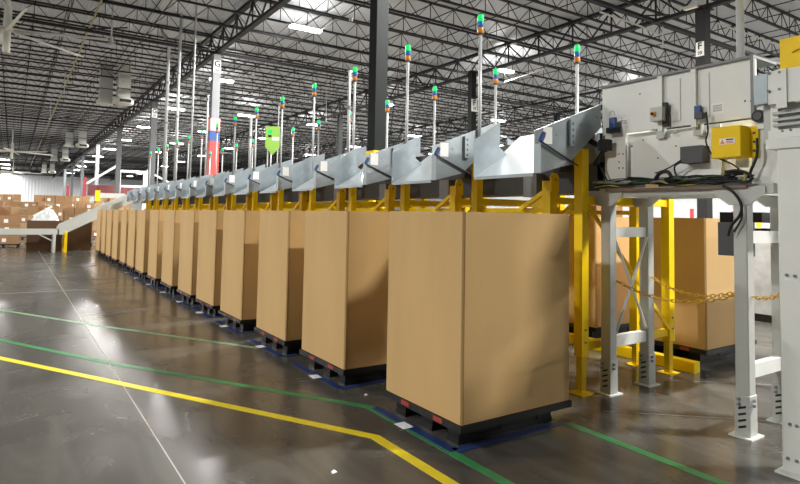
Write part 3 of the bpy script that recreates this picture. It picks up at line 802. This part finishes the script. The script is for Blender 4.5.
mbox('under_channel', 'lgrey', 4.56, 4.68, -6.0, 2.0, 2.28, 2.37, nc)
mbox('end_bracket', 'lgrey', 4.60, 4.75, 1.95, 2.0, 2.3, 2.56, nc)
mbox('roller_bed', 'mgrey', 4.62, 5.5, -6.0, 2.0, 2.6, 2.7, nc)
bh = MB()
for (u, v) in ((768, 73), (779, 72), (768, 91), (779, 89)):
    q = at_x(u, v, 4.52); bh.tube((4.52, q.y, q.z), (4.54, q.y, q.z), 0.01, 6)
MX3(bh).build('bolts', 'mgrey', nc)
py = at_x(779, 300, 4.45).y
po = mbox('post', 'lgrey', 4.45, 4.63, py - 0.17, py, 0.012, 2.30, nc, 0.01)
mbox('base_plate', 'lgrey', 4.41, 4.67, py - 0.2, py + 0.03, 0.0, 0.014, po)
mbox('top_plate', 'lgrey', 4.43, 4.66, py - 0.21, py + 0.06, 2.22, 2.29, po)
b2 = MB()
for (u, v) in ((790, 424), (797, 426), (788, 458), (797, 461), (787, 275), (795, 276)):
    q = at_x(u, v, 4.45); b2.tube((4.438, q.y, q.z), (4.45, q.y, q.z), 0.011, 6)
for (u, v) in ((783, 131), (791, 130)):
    q = at_x(u, v, 4.45); b2.tube((4.438, q.y, q.z), (4.45, q.y, q.z), 0.009, 6)
MX3(b2).build('bolts', 'mgrey', po)
# yellow guard on top
yg = mbox('yellow_guard', 'yellow', 4.54, 4.56, -6.0, 1.905, 2.80, 3.02, nc)
mbox('guard_top', 'yellow', 4.56, 4.9, -6.0, 1.905, 3.0, 3.02, yg)
mbox('guard_rib', 'yellow', 4.515, 4.54, 1.74, 1.77, 2.80, 3.02, yg)
MX3(MB().bar((4.53, 1.83, 2.92), (4.53, 1.6, 3.0), 0.02, 0.03)).build('guard_rib', 'yellow', yg)
# far leg of the conveyor section (right of frame, supports it)
mbox('rear_post', 'lgrey', 5.32, 5.44, 1.2, 1.32, 0.0, 2.6, nc)
for yy in (-2.0, -5.6):
    mbox('rear_post', 'lgrey', 5.32, 5.44, yy, yy + 0.12, 0.0, 2.6, nc); mbox('post', 'lgrey', 4.45, 4.63, yy, yy + 0.17, 0.0, 2.30, nc)

# ------------------------------------------------------------------ chains
def torus_link():
    m = MB(); n = 14; pts = []
    for k in range(n + 1):
        a = 2 * math.pi * k / n
        pts.append((0.030 * math.cos(a) + (0.008 if math.cos(a) > 0 else -0.008), 0.0135 * math.sin(a), 0))
    return m.path(pts, 0.0046, 5).mesh('chain_link', 'chain')
lk = torus_link()
def chain(name, a, b, sag, label):
    a = Vector(a); b = Vector(b)
    t = empty(name, tuple(a), label, 'chain', 'yellow plastic chains')
    n = 200; pts = []
    for k in range(n + 1):
        s = k / n; p = a.lerp(b, s); p.z -= sag * 4 * s * (1 - s); pts.append(p)
    acc = 0.0; step = 0.056; i = 0; nxt = 0.02
    for k in range(n):
        d = (pts[k + 1] - pts[k]); l = d.length
        while nxt <= acc + l:
            p = pts[k] + d * ((nxt - acc) / l)
            o = link('chain_link', lk, t, tuple(p - a))
            q = d.to_track_quat('X', 'Z')
            o.rotation_mode = 'QUATERNION'
            from mathutils import Quaternion
            o.rotation_quaternion = q @ Quaternion((1, 0, 0), math.pi / 2 if i % 2 else 0.0)
            nxt += step; i += 1
        acc += l
A1 = at_y(618, 281, 3.59); A2 = at_y(653, 277, 3.59); B1 = at_y(739, 294, 2.42)
chain('safety_chain', (5.005, 3.60, at_x(618, 281, 5.0).z), (4.955, 2.43, at_x(739, 295, 4.95).z), 0.12, 'yellow plastic chain hanging lower, from the near grey leg')
chain('safety_chain', (5.575, 3.585, at_x(653, 277, 5.57).z), (5.0, 2.44, at_x(739, 295, 4.95).z + 0.02), 0.10, 'yellow plastic chain from the rear grey leg to the right leg')
chain('safety_chain', (4.97, 2.31, at_x(753, 297, 4.95).z), (4.62, py + 0.005, at_x(781, 290, 4.6).z), 0.03, 'short yellow plastic chain between the right leg and thick post')

# ------------------------------------------------------------------ hanging conduits, pendants, pipes
def conduit(u, x, z0, label, r=0.05, z1=ZD - 0.01, m='pole', bend=False):
    q = at_x(u, 150, x)
    t = empty('conduit_pipe', (x, q.y, z0), label, 'pipe', 'tall vertical conduits')
    if bend:
        MB().path([(0, 0, 0), (0, 0, z1 - z0 - 1.0), (-0.05, 0, z1 - z0 - 0.7), (-0.3, 0, z1 - z0 - 0.3), (-0.4, 0, z1 - z0)], r, 8).build('pipe', m, t, smooth=True)
    else:
        MB().tube((0, 0, 0), (0, 0, z1 - z0), r, 8).build('pipe', m, t, smooth=True)
    for k in range(3):
        zz = 1.2 + k * 1.8
        MB().tube((0, 0, zz), (0, 0, zz + 0.08), r * 1.35, 8).build('coupling', 'mgrey', t)
    MB().tube((0, 0, 0), (0, 0, 0.02), r * 2, 8).build('flange', 'mgrey', t)
conduit(165, 5.5, 2.6, 'tall conduit with bent top, leftmost beside the girder', 0.07, bend=True)
conduit(176, 5.5, 2.6, 'tall straight pale conduit, second from left beside the girder', 0.06)
conduit(191, 5.5, 2.6, 'tall straight thin conduit left of the red wrapped column', 0.035)
conduit(206, 5.5, 2.6, 'thin vertical conduit just left of the red wrapped column', 0.03, z1=5.8)
conduit(250, 5.5, 2.6, 'vertical conduit left of the green arrow banner', 0.04, z1=4.4)
conduit(348, 5.5, 2.6, 'vertical conduit left of the thick dark column', 0.03, z1=4.6)
conduit(742, 5.3, 3.05, 'pale vertical conduit rising above the grey machine panel', 0.035)
def pendant(u, v, z, label, big=False):
    q = at_z(u, v, z)
    t = empty('pendant_drop', tuple(q), label, 'pendant', 'thin pendants hanging from the roof')
    MB().tube((0, 0, 0.05), (0, 0, ZD - z), 0.03 if big else 0.022, 6).build('rod', 'pole', t)
    if big:
        MB().lathe([(0.14, 0.0), (0.2, 0.05), (0.17, 0.13), (0.07, 0.17), (0.07, 0.36), (0.04, 0.4)], n=16).build('hood', 'white', t, smooth=True)
    else:
        MB().lathe([(0.03, 0), (0.09, 0.03), (0.05, 0.08), (0.03, 0.1)], n=10).build('tip', 'white', t)
pendant(111, 47, 8.2, 'white hooded pendant on a long rod at upper left', True)
pendant(64, 97, 8.0, 'thin white pendant rod at left below the fan blades')
pendant(50, 120, 7.9, 'thin white pendant rod farther back at left')
pendant(663, 48, 8.0, 'thin white pendant rod hanging left of the F column')
pendant(326, 122, 7.4, 'thin pendant rod between the fourth and fifth stack lights')
q = at_z(62, 85, 9.45)
o = MB().tube((2.3, 12, 9.17), (2.3, 120, 9.17), 0.035, 8).build('gas_pipe', 'gasy'); tag(o, 'pale yellow gas pipe running under the roof joists', 'pipe')
def sprinkler(pts, z, r, label):
    P3 = [at_z(u, v, z) for u, v in pts]
    t = empty('sprinkler_pipe', tuple(P3[0]), label, 'pipe')
    MB().path([p - P3[0] for p in P3], r).build('pipe', 'offw', t)
    for p in (P3[0], P3[-1]):
        d = p - P3[0]; MB().tube(d, d + Vector((0, 0, ZD - z)), 0.012, 5).build('hanger_rod', 'steelblk', t)
sprinkler([(600, 12), (640, 26), (660, 35)], 8.6, 0.03, 'pale sprinkler pipe left of the F column')
sprinkler([(717, 23), (790, 49)], 8.4, 0.03, 'pale sprinkler pipe right of the F column')
sprinkler([(505, 82), (545, 69)], 8.5, 0.03, 'short pale pipe under the far girder by the bright light')

# green banner
q = at_x(273, 127, 5.75)
t = empty('arrow_banner', tuple(q), 'light green banner sign with pointed bottom above the chutes', 'sign')
bn = MB().add([(-0.19, 0, 0), (0.19, 0, 0.03), (0.19, 0, -0.55), (0.0, 0, -0.76), (-0.19, 0, -0.55), (-0.19, 0.02, 0), (0.19, 0.02, 0.03), (0.19, 0.02, -0.55), (0.0, 0.02, -0.76), (-0.19, 0.02, -0.55)],
      [(0, 1, 2, 3, 4), (9, 8, 7, 6, 5)] + [(i, 5 + i, 5 + (i + 1) % 5, (i + 1) % 5) for i in range(5)]).build('banner', 'green', t)
MB().box(-0.12, -0.02, -0.004, 0, -0.18, -0.08).build('mark', 'lg', t)
MB().box(-0.12, -0.03, -0.004, 0, -0.28, -0.22).build('mark', 'ink', t)
MB().box(-0.02, 0.17, -0.004, 0, -0.36, -0.27).build('mark', 'white_lab', t)
for sx in (-0.12, 0.14):
    MB().tube((sx, 0.03, 2.6 - q.z), (sx, 0.03, 0.6 if sx > 0 else 0), 0.016, 6).build('post', 'pole', t)
bn.rotation_euler = (0, 0, 0)
t.rotation_euler = (0, 0, -0.35)

# ------------------------------------------------------------------ fans
def fan(c, R, label, rot):
    t = empty('ceiling_fan', tuple(c), label, 'ceiling fan', 'large ceiling fans')
    MB().tube((0, 0, 0.3), (0, 0, ZD - c[2]), 0.05, 8).build('down_rod', 'offw', t)
    MB().lathe([(0.09, -0.75), (0.11, -0.72), (0.11, -0.06), (0.2, -0.03), (0.2, 0.06), (0.12, 0.1), (0.11, 0.75), (0.05, 0.8)], n=16).build('motor_hub', 'offw', t, smooth=True)
    for k in range(6):
        a = rot + k * math.pi / 3
        b = MB().add([(0.18, -0.09, -0.06), (R, -0.06, -0.09), (R, 0.06, 0.0), (0.18, 0.09, 0.06), (0.18, -0.09, -0.09), (R, -0.06, -0.11), (R, 0.06, -0.02), (0.18, 0.09, 0.03)],
                     [(0, 1, 2, 3), (7, 6, 5, 4), (0, 4, 5, 1), (1, 5, 6, 2), (2, 6, 7, 3), (3, 7, 4, 0)]).build('blade', 'offw', t)
        b.rotation_euler = (0, 0, a)
fan((-0.4, 22.5, 7.5), 3.0, 'large off white ceiling fan at the upper left edge', math.radians(-21))
fan(tuple(at_z(12, 151, 7.2)), 3.6, 'smaller looking ceiling fan in the middle distance at left', 0.35)
fan(tuple(at_z(13, 172, 7.2)), 3.6, 'distant ceiling fan just above the white wall', 0.1)

# ------------------------------------------------------------------ roof ducts
def ducts(ua, ub, v, label):
    zb = 7.8
    q = at_z(ua, v, zb)
    t = empty('roof_duct', (q.x, q.y, zb), label + ', plain shaft', 'air duct', 'grey roof ducts')
    MB().box(-0.32, 0.32, -0.32, 0.32, 0.15, ZD - zb).build('shaft', 'grey', t)
    MB().box(-0.42, 0.42, -0.42, 0.42, 0, 0.17).build('outlet_box', 'grey', t)
    MB().box(-0.36, 0.36, -0.36, 0.36, 0.8, 0.85).build('flange', 'dgrey', t)
    q = at_z(ub, v, zb)
    t = empty('roof_duct', (q.x, q.y, zb), label + ', shaft with wide nozzle', 'air duct', 'grey roof ducts')
    MB().box(-0.32, 0.32, -0.32, 0.32, 0.35, ZD - zb).build('shaft', 'grey', t)
    MB().lathe([(0.42, -0.05), (0.56, 0.02), (0.56, 0.25), (0.4, 0.36)], n=18).build('nozzle_drum', 'offw', t, smooth=True)
    MB().box(-0.25, 0.35, -0.58, -0.52, 0.04, 0.2).build('nozzle_slot', 'ink', t)
    MB().box(-0.36, 0.36, -0.36, 0.36, 0.8, 0.85).build('flange', 'dgrey', t)
ducts(105, 123, 104, 'grey square roof duct in the nearest pair')
ducts(69, 82, 147, 'grey square roof duct in the second pair')
ducts(54, 65, 161, 'grey square roof duct in the third pair')
ducts(44, 52, 173, 'grey square roof duct in the farthest pair')

# ------------------------------------------------------------------ far left conveyor, incline and stock
cv = empty('feed_conveyor', (0, 27.3, 0), 'grey conveyor with incline rising to the sorter at far left', 'conveyor')
def cb(nm, m, x0, x1, y0, y1, z0, z1, par=cv): return MB().box(x0, x1, y0, y1, z0, z1).build(nm, m, par)
cb('side_rail', 'grey', -6, 1.6, -0.45, -0.40, 0.72, 0.93); cb('side_rail', 'grey', -6, 1.6, 0.40, 0.45, 0.72, 0.93)
cb('belt', 'dgrey', -6, 1.6, -0.40, 0.40, 0.84, 0.88)
for yy in (-0.45, 0.40):
    MB().prism([(1.55, 0.72), (1.75, 0.72), (4.2, 2.05), (5.2, 2.05), (5.2, 2.42), (4.05, 2.42), (1.62, 1.12), (1.55, 0.98)], 'y', yy, yy + 0.05).build('incline_side', 'grey', cv)
MB().prism([(1.6, 0.86), (4.15, 2.3), (5.2, 2.3), (5.2, 2.26), (4.15, 2.26), (1.6, 0.82)], 'y', -0.40, 0.40).build('incline_belt', 'dgrey', cv)
for xx, mm in ((1.45, 'grey'), (-2.0, 'grey'), (1.85, 'yellow')):
    for yy in (-0.42, 0.42):
        cb('leg', mm, xx - 0.05, xx + 0.05, yy - 0.04, yy + 0.04, 0, 0.74 if mm == 'grey' else 0.86)
MB().bar((1.42, -0.42, 0.45), (0.9, -0.42, 0.74), 0.03, 0.04).build('leg_brace', 'grey', cv)
MB().bar((-1.98, -0.42, 0.45), (-1.4, -0.42, 0.74), 0.03, 0.04).build('leg_brace', 'grey', cv)
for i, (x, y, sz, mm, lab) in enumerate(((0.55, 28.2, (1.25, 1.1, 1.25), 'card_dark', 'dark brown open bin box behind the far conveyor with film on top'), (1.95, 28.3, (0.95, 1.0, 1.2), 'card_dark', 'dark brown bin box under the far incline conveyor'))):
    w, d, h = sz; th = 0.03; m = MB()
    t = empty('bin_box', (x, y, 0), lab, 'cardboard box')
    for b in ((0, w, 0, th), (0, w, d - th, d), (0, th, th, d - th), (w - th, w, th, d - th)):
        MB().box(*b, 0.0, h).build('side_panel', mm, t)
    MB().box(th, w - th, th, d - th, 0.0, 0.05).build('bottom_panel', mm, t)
random.seed(21)
m = MB(); n = 9
for j in range(n):
    for i in range(n):
        x = 0.62 + i / (n - 1) * 1.1; y = 28.3 + j / (n - 1) * 0.9
        e = math.sin(math.pi * i / (n - 1)) * math.sin(math.pi * j / (n - 1))
        m.v.append((x, y, 1.2 + e * 0.75 * (0.55 + 0.45 * random.random()) * (0.6 + 0.6 * i / n)))
m.f = [(j * n + i, j * n + i + 1, (j + 1) * n + i + 1, (j + 1) * n + i) for j in range(n - 1) for i in range(n - 1)]
o = m.build('film_heap', 'wrap'); tag(o, 'crumpled clear stretch film heaped in the dark brown bin', 'plastic film')
for i, (a, b) in enumerate((((0.75, 28.45, 1.42), (1.4, 28.45, 1.85)), ((1.15, 28.42, 1.75), (1.5, 28.42, 1.52)))):
    o = MB().bar(a, b, 0.02, 0.09).build('white_strip', 'white_lab'); tag(o, ('long white strip leaning across the film heap in the brown bin', 'short white strip crossing the film heap in the brown bin')[i], 'strip')

def carton_stack(x, y, nx, ny, nz, cw, cd, ch, label, seed):
    random.seed(seed)
    t = empty('carton_stack', (x, y, 0), label, 'pallet of cartons', 'pallets of stacked cartons')
    MB().box(-0.03, nx * cw + 0.03, -0.03, ny * cd + 0.03, 0.09, 0.14).build('pallet_deck', 'black', t)
    for k in range(3):
        a = k * (nx * cw - 0.1) / 2
        MB().box(a, a + 0.1, 0, ny * cd, 0, 0.09).build('pallet_runner', 'black', t)
    mm = [MB().box(0.006, cw - 0.006, 0.006, cd - 0.006, 0.003, ch - 0.006).mesh('carton', q) for q in ('card2', 'card3', 'card2', 'card2')]
    lb = MB().box(0.1 * cw, 0.1 * cw + 0.16, -0.001, 0.004, 0.1 * ch, 0.1 * ch + 0.16).mesh('carton_label', 'white_lab')
    for k in range(nz):
        for i in range(nx):
            for j in range(ny):
                if k == nz - 1 and random.random() < 0.25: continue
                if 0 < j and 0 < i < nx - 1 and k < nz - 1: continue
                c = link('carton', random.choice(mm), t, (i * cw + random.uniform(-.01, .01), j * cd + random.uniform(-.015, .015), 0.14 + k * ch))
                if j == 0 and random.random() < 0.55: link('carton_label', lb, c, (random.uniform(0, cw * 0.5), 0, random.uniform(0, ch * 0.3)))
places = [(-2.3, 31.0), (-0.85, 31.2), (0.6, 31.1), (2.05, 31.3), (3.5, 31.0)]
for i, (x, y) in enumerate(places):
    carton_stack(x, y, 3, 2, (5, 4, 4, 5, 4)[i], 0.40, 0.5, (0.36, 0.42, 0.44, 0.34, 0.36)[i], 'pallet of tan cartons with white labels in the front far rank, %s from left' % ('first', 'second', 'third', 'fourth', 'fifth')[i], 30 + i)
for i, x in enumerate((-1.8, -0.1, 1.6, 3.2, 4.8)):
    carton_stack(x, 39.0 + 0.4 * (i % 2), 3, 2, (6, 5, 6, 5, 5)[i], 0.45, 0.5, 0.40, 'pallet of tan cartons in the middle far rank, %s from left' % ('first', 'second', 'third', 'fourth', 'fifth')[i], 50 + i)
for i, x in enumerate((-1.0, 1.3, 3.4, 5.3)):
    carton_stack(x, 50.0, 3, 2, 6, 0.5, 0.5, 0.44, 'pallet of tan cartons in the last far rank, %s from left' % ('first', 'second', 'third', 'fourth')[i], 70 + i)

# ------------------------------------------------------------------ far structures behind the row
def frame_rack(u0_, u1_, vt, vb, y, label, m='white', red=False):
    a = at_y(u0_, vt, y); b = at_y(u1_, vt, y)
    t = empty('rack_frame', (a.x, y, 0), label, 'rack')
    w = b.x - a.x; h = a.z
    for xx in (0, w):
        for yy in (0, 1.2):
            MB().box(xx - 0.09, xx + 0.09, yy - 0.09, yy + 0.09, 0, h).build('upright', m, t)
    for zz in (h * 0.45, h * 0.72, h - 0.12):
        for yy in (0, 1.2):
            MB().box(0.09, w - 0.09, yy - 0.06, yy + 0.06, zz, zz + 0.14).build('beam', m, t)
    return t
frame_rack(120, 147, 170, 200, 60, 'white steel gantry frame beyond the far end of the chutes')
for i, (u, v, y) in enumerate(((119, 162, 62), (85, 177, 62), (68, 186, 70))):
    q = at_y(u, v, y)
    t = empty('red_post', (q.x, y, 0), ('red post at the left side of the white gantry frame', 'red post standing left of the gantry behind cartons', 'small red post farthest left above the cartons')[i], 'post', 'red posts')
    MB().box(-0.14, 0.14, -0.14, 0.14, 0.02, q.z).build('shaft', 'red_dark', t); MB().box(-0.22, 0.22, -0.22, 0.22, 0, 0.02).build('base', 'red_dark', t)
a = at_y(85.5, 184, 62); b = at_y(118.5, 165, 62)
o = MB().bar(a, b, 0.16, 0.2).build('inclined_chute', 'white'); tag(o, 'white inclined chute rising between two red posts', 'chute')
a = at_y(147, 171, 60); b = at_y(172, 184, 60)
o = MB().bar(a, b, 0.12, 0.14).build('inclined_chute', 'white'); tag(o, 'short white sloping rail right of the gantry frame', 'rail')
t = empty('mezzanine_conveyor', (0, 60, 0), 'grey and maroon far conveyor line behind the gantry frame', 'conveyor')
q0 = at_y(88, 192, 66); q1 = at_y(150, 192, 66)
MB().box(q0.x, q1.x, 6.0, 6.6, 2.6, 3.0).build('side_rail', 'grey', t)
MB().box(q0.x, q1.x, 6.0, 6.5, 3.2, 4.3).build('dark_screen', mat('maroon_panel', (110, 52, 52), 0.6), t)
for xx in (q0.x + 0.5, (q0.x + q1.x) / 2, q1.x - 0.5):
    MB().box(xx - 0.08, xx + 0.08, 6.2, 6.36, 0, 4.3).build('leg', 'grey', t)
q0 = at_y(100, 194, 40); q1 = at_y(118, 190, 40)
t = empty('belt_conveyor', (q0.x, 40, 0), 'small grey belt conveyor with yellow bracket beyond the last box', 'conveyor')
MB().box(0, q1.x - q0.x + 0.4, 0, 0.8, 2.5, 2.8).build('bed', 'grey', t)
MB().box(-0.25, 0.0, -0.1, 0.2, 2.3, 2.95).build('yellow_bracket', 'yellow', t)
for xx in (0.2, 1.3): MB().box(xx, xx + 0.1, 0.3, 0.4, 0, 2.5).build('leg', 'grey', t)

# ------------------------------------------------------------------ right background seen under the machine
random.seed(5)
# film wrapped pallets and white stock
for i, (x, y, h) in enumerate(((10.8, 4.3, 1.35), (12.9, 6.6, 1.5))):
    t = empty('wrapped_pallet', (x, y, 0), ('film wrapped white pallet load behind the right leg', 'second film wrapped white pallet load farther back')[i], 'pallet load', 'wrapped pallet loads')
    MB().box(0, 1.2, 0, 1.0, 0.13, h).build('wrapped_load', 'wrap', t)
    MB().box(0, 1.2, 0, 1.0, 0.0, 0.13).build('pallet', 'black', t)
# black roller conveyor to the right of the leg
rc = empty('roller_conveyor', (6.0, 2.6, 0), 'black roller conveyor with perforated pale rails behind the right leg', 'conveyor')
RX, RY = 6.0, 2.6
for zz in (1.50, 1.68):
    MB().box(0.0, 2.4, -0.02, 0.02, zz - 0.03, zz + 0.03).build('perforated_rail', 'offw', rc)
    h = MB()
    for k in range(40):
        h.box(0.03 + k * 0.06, 0.055 + k * 0.06, -0.024, -0.02, zz - 0.012, zz + 0.014)
    h.build('rail_holes', 'ink', rc)
MB().box(0.0, 2.4, 0.02, 0.5, 1.54, 1.64).build('bed', 'rubber', rc)
MB().box(0.0, 2.4, 0.1, 0.5, 1.70, 1.80).build('belt', 'rubber', rc)
for xx in (0.6, 2.2): MB().box(xx, xx + 0.08, 0.2, 0.28, 0, 1.54).build('leg', 'mgrey', rc)
MB().path(smoothpts([(0.25, 0.0, 1.72), (0.32, -0.02, 1.86), (0.5, -0.04, 1.96), (0.9, -0.06, 2.0)]), 0.035, 8).build('belt_curve', 'rubber', rc)
# background posts and boxes far right
for i, (u, col) in enumerate(((692, 'red'), (733, 'red'), (757, 'yellow'), (703, 'yellow'))):
    q = at_y(u, 216, 14 + i)
    t = empty('guard_post', (q.x, q.y, 0), ('slim red post far behind the shaded box', 'slim red post far behind, left of the right leg', 'slim yellow post far behind, right of the leg', 'wide yellow post standing behind the shaded box')[i], 'post', 'far guard posts')
    w = 0.06 if col == 'red' else 0.14
    MB().box(-w, w, -w, w, 0.02, 2.25).build('shaft', col, t); MB().box(-0.2, 0.2, -0.2, 0.2, 0, 0.02).build('base', col, t)
t = empty('carton_load', (BX2 + 0.25, 5.45, BZ0 + 0.017), 'tan carton standing out of the second back row box', 'cardboard box')
for k in range(4):
    MB().box(0, 0.62, 0, 0.5, k * 0.435, k * 0.435 + 0.43).build('carton', 'card2', t)
MB().box(0.1, 0.3, -0.003, 0, 1.6, 1.62).build('tape', 'seam', t)
# white stock in the far right
for i in range(8):
    x = 22 + i * 3.1; y = 10 + (i % 3) * 2.2
    t = empty('wrapped_pallet', (x, y, 0), 'white film wrapped pallet load in the far right stock row, %s' % nth(i, 'load', 'the sorter'), 'pallet load', 'far right wrapped loads')
    MB().box(0, 1.5, 0, 1.2, 0.13, 1.5 + 0.25 * (i % 3)).build('wrapped_load', 'white', t); MB().box(0, 1.5, 0, 1.2, 0, 0.13).build('pallet', 'black', t)
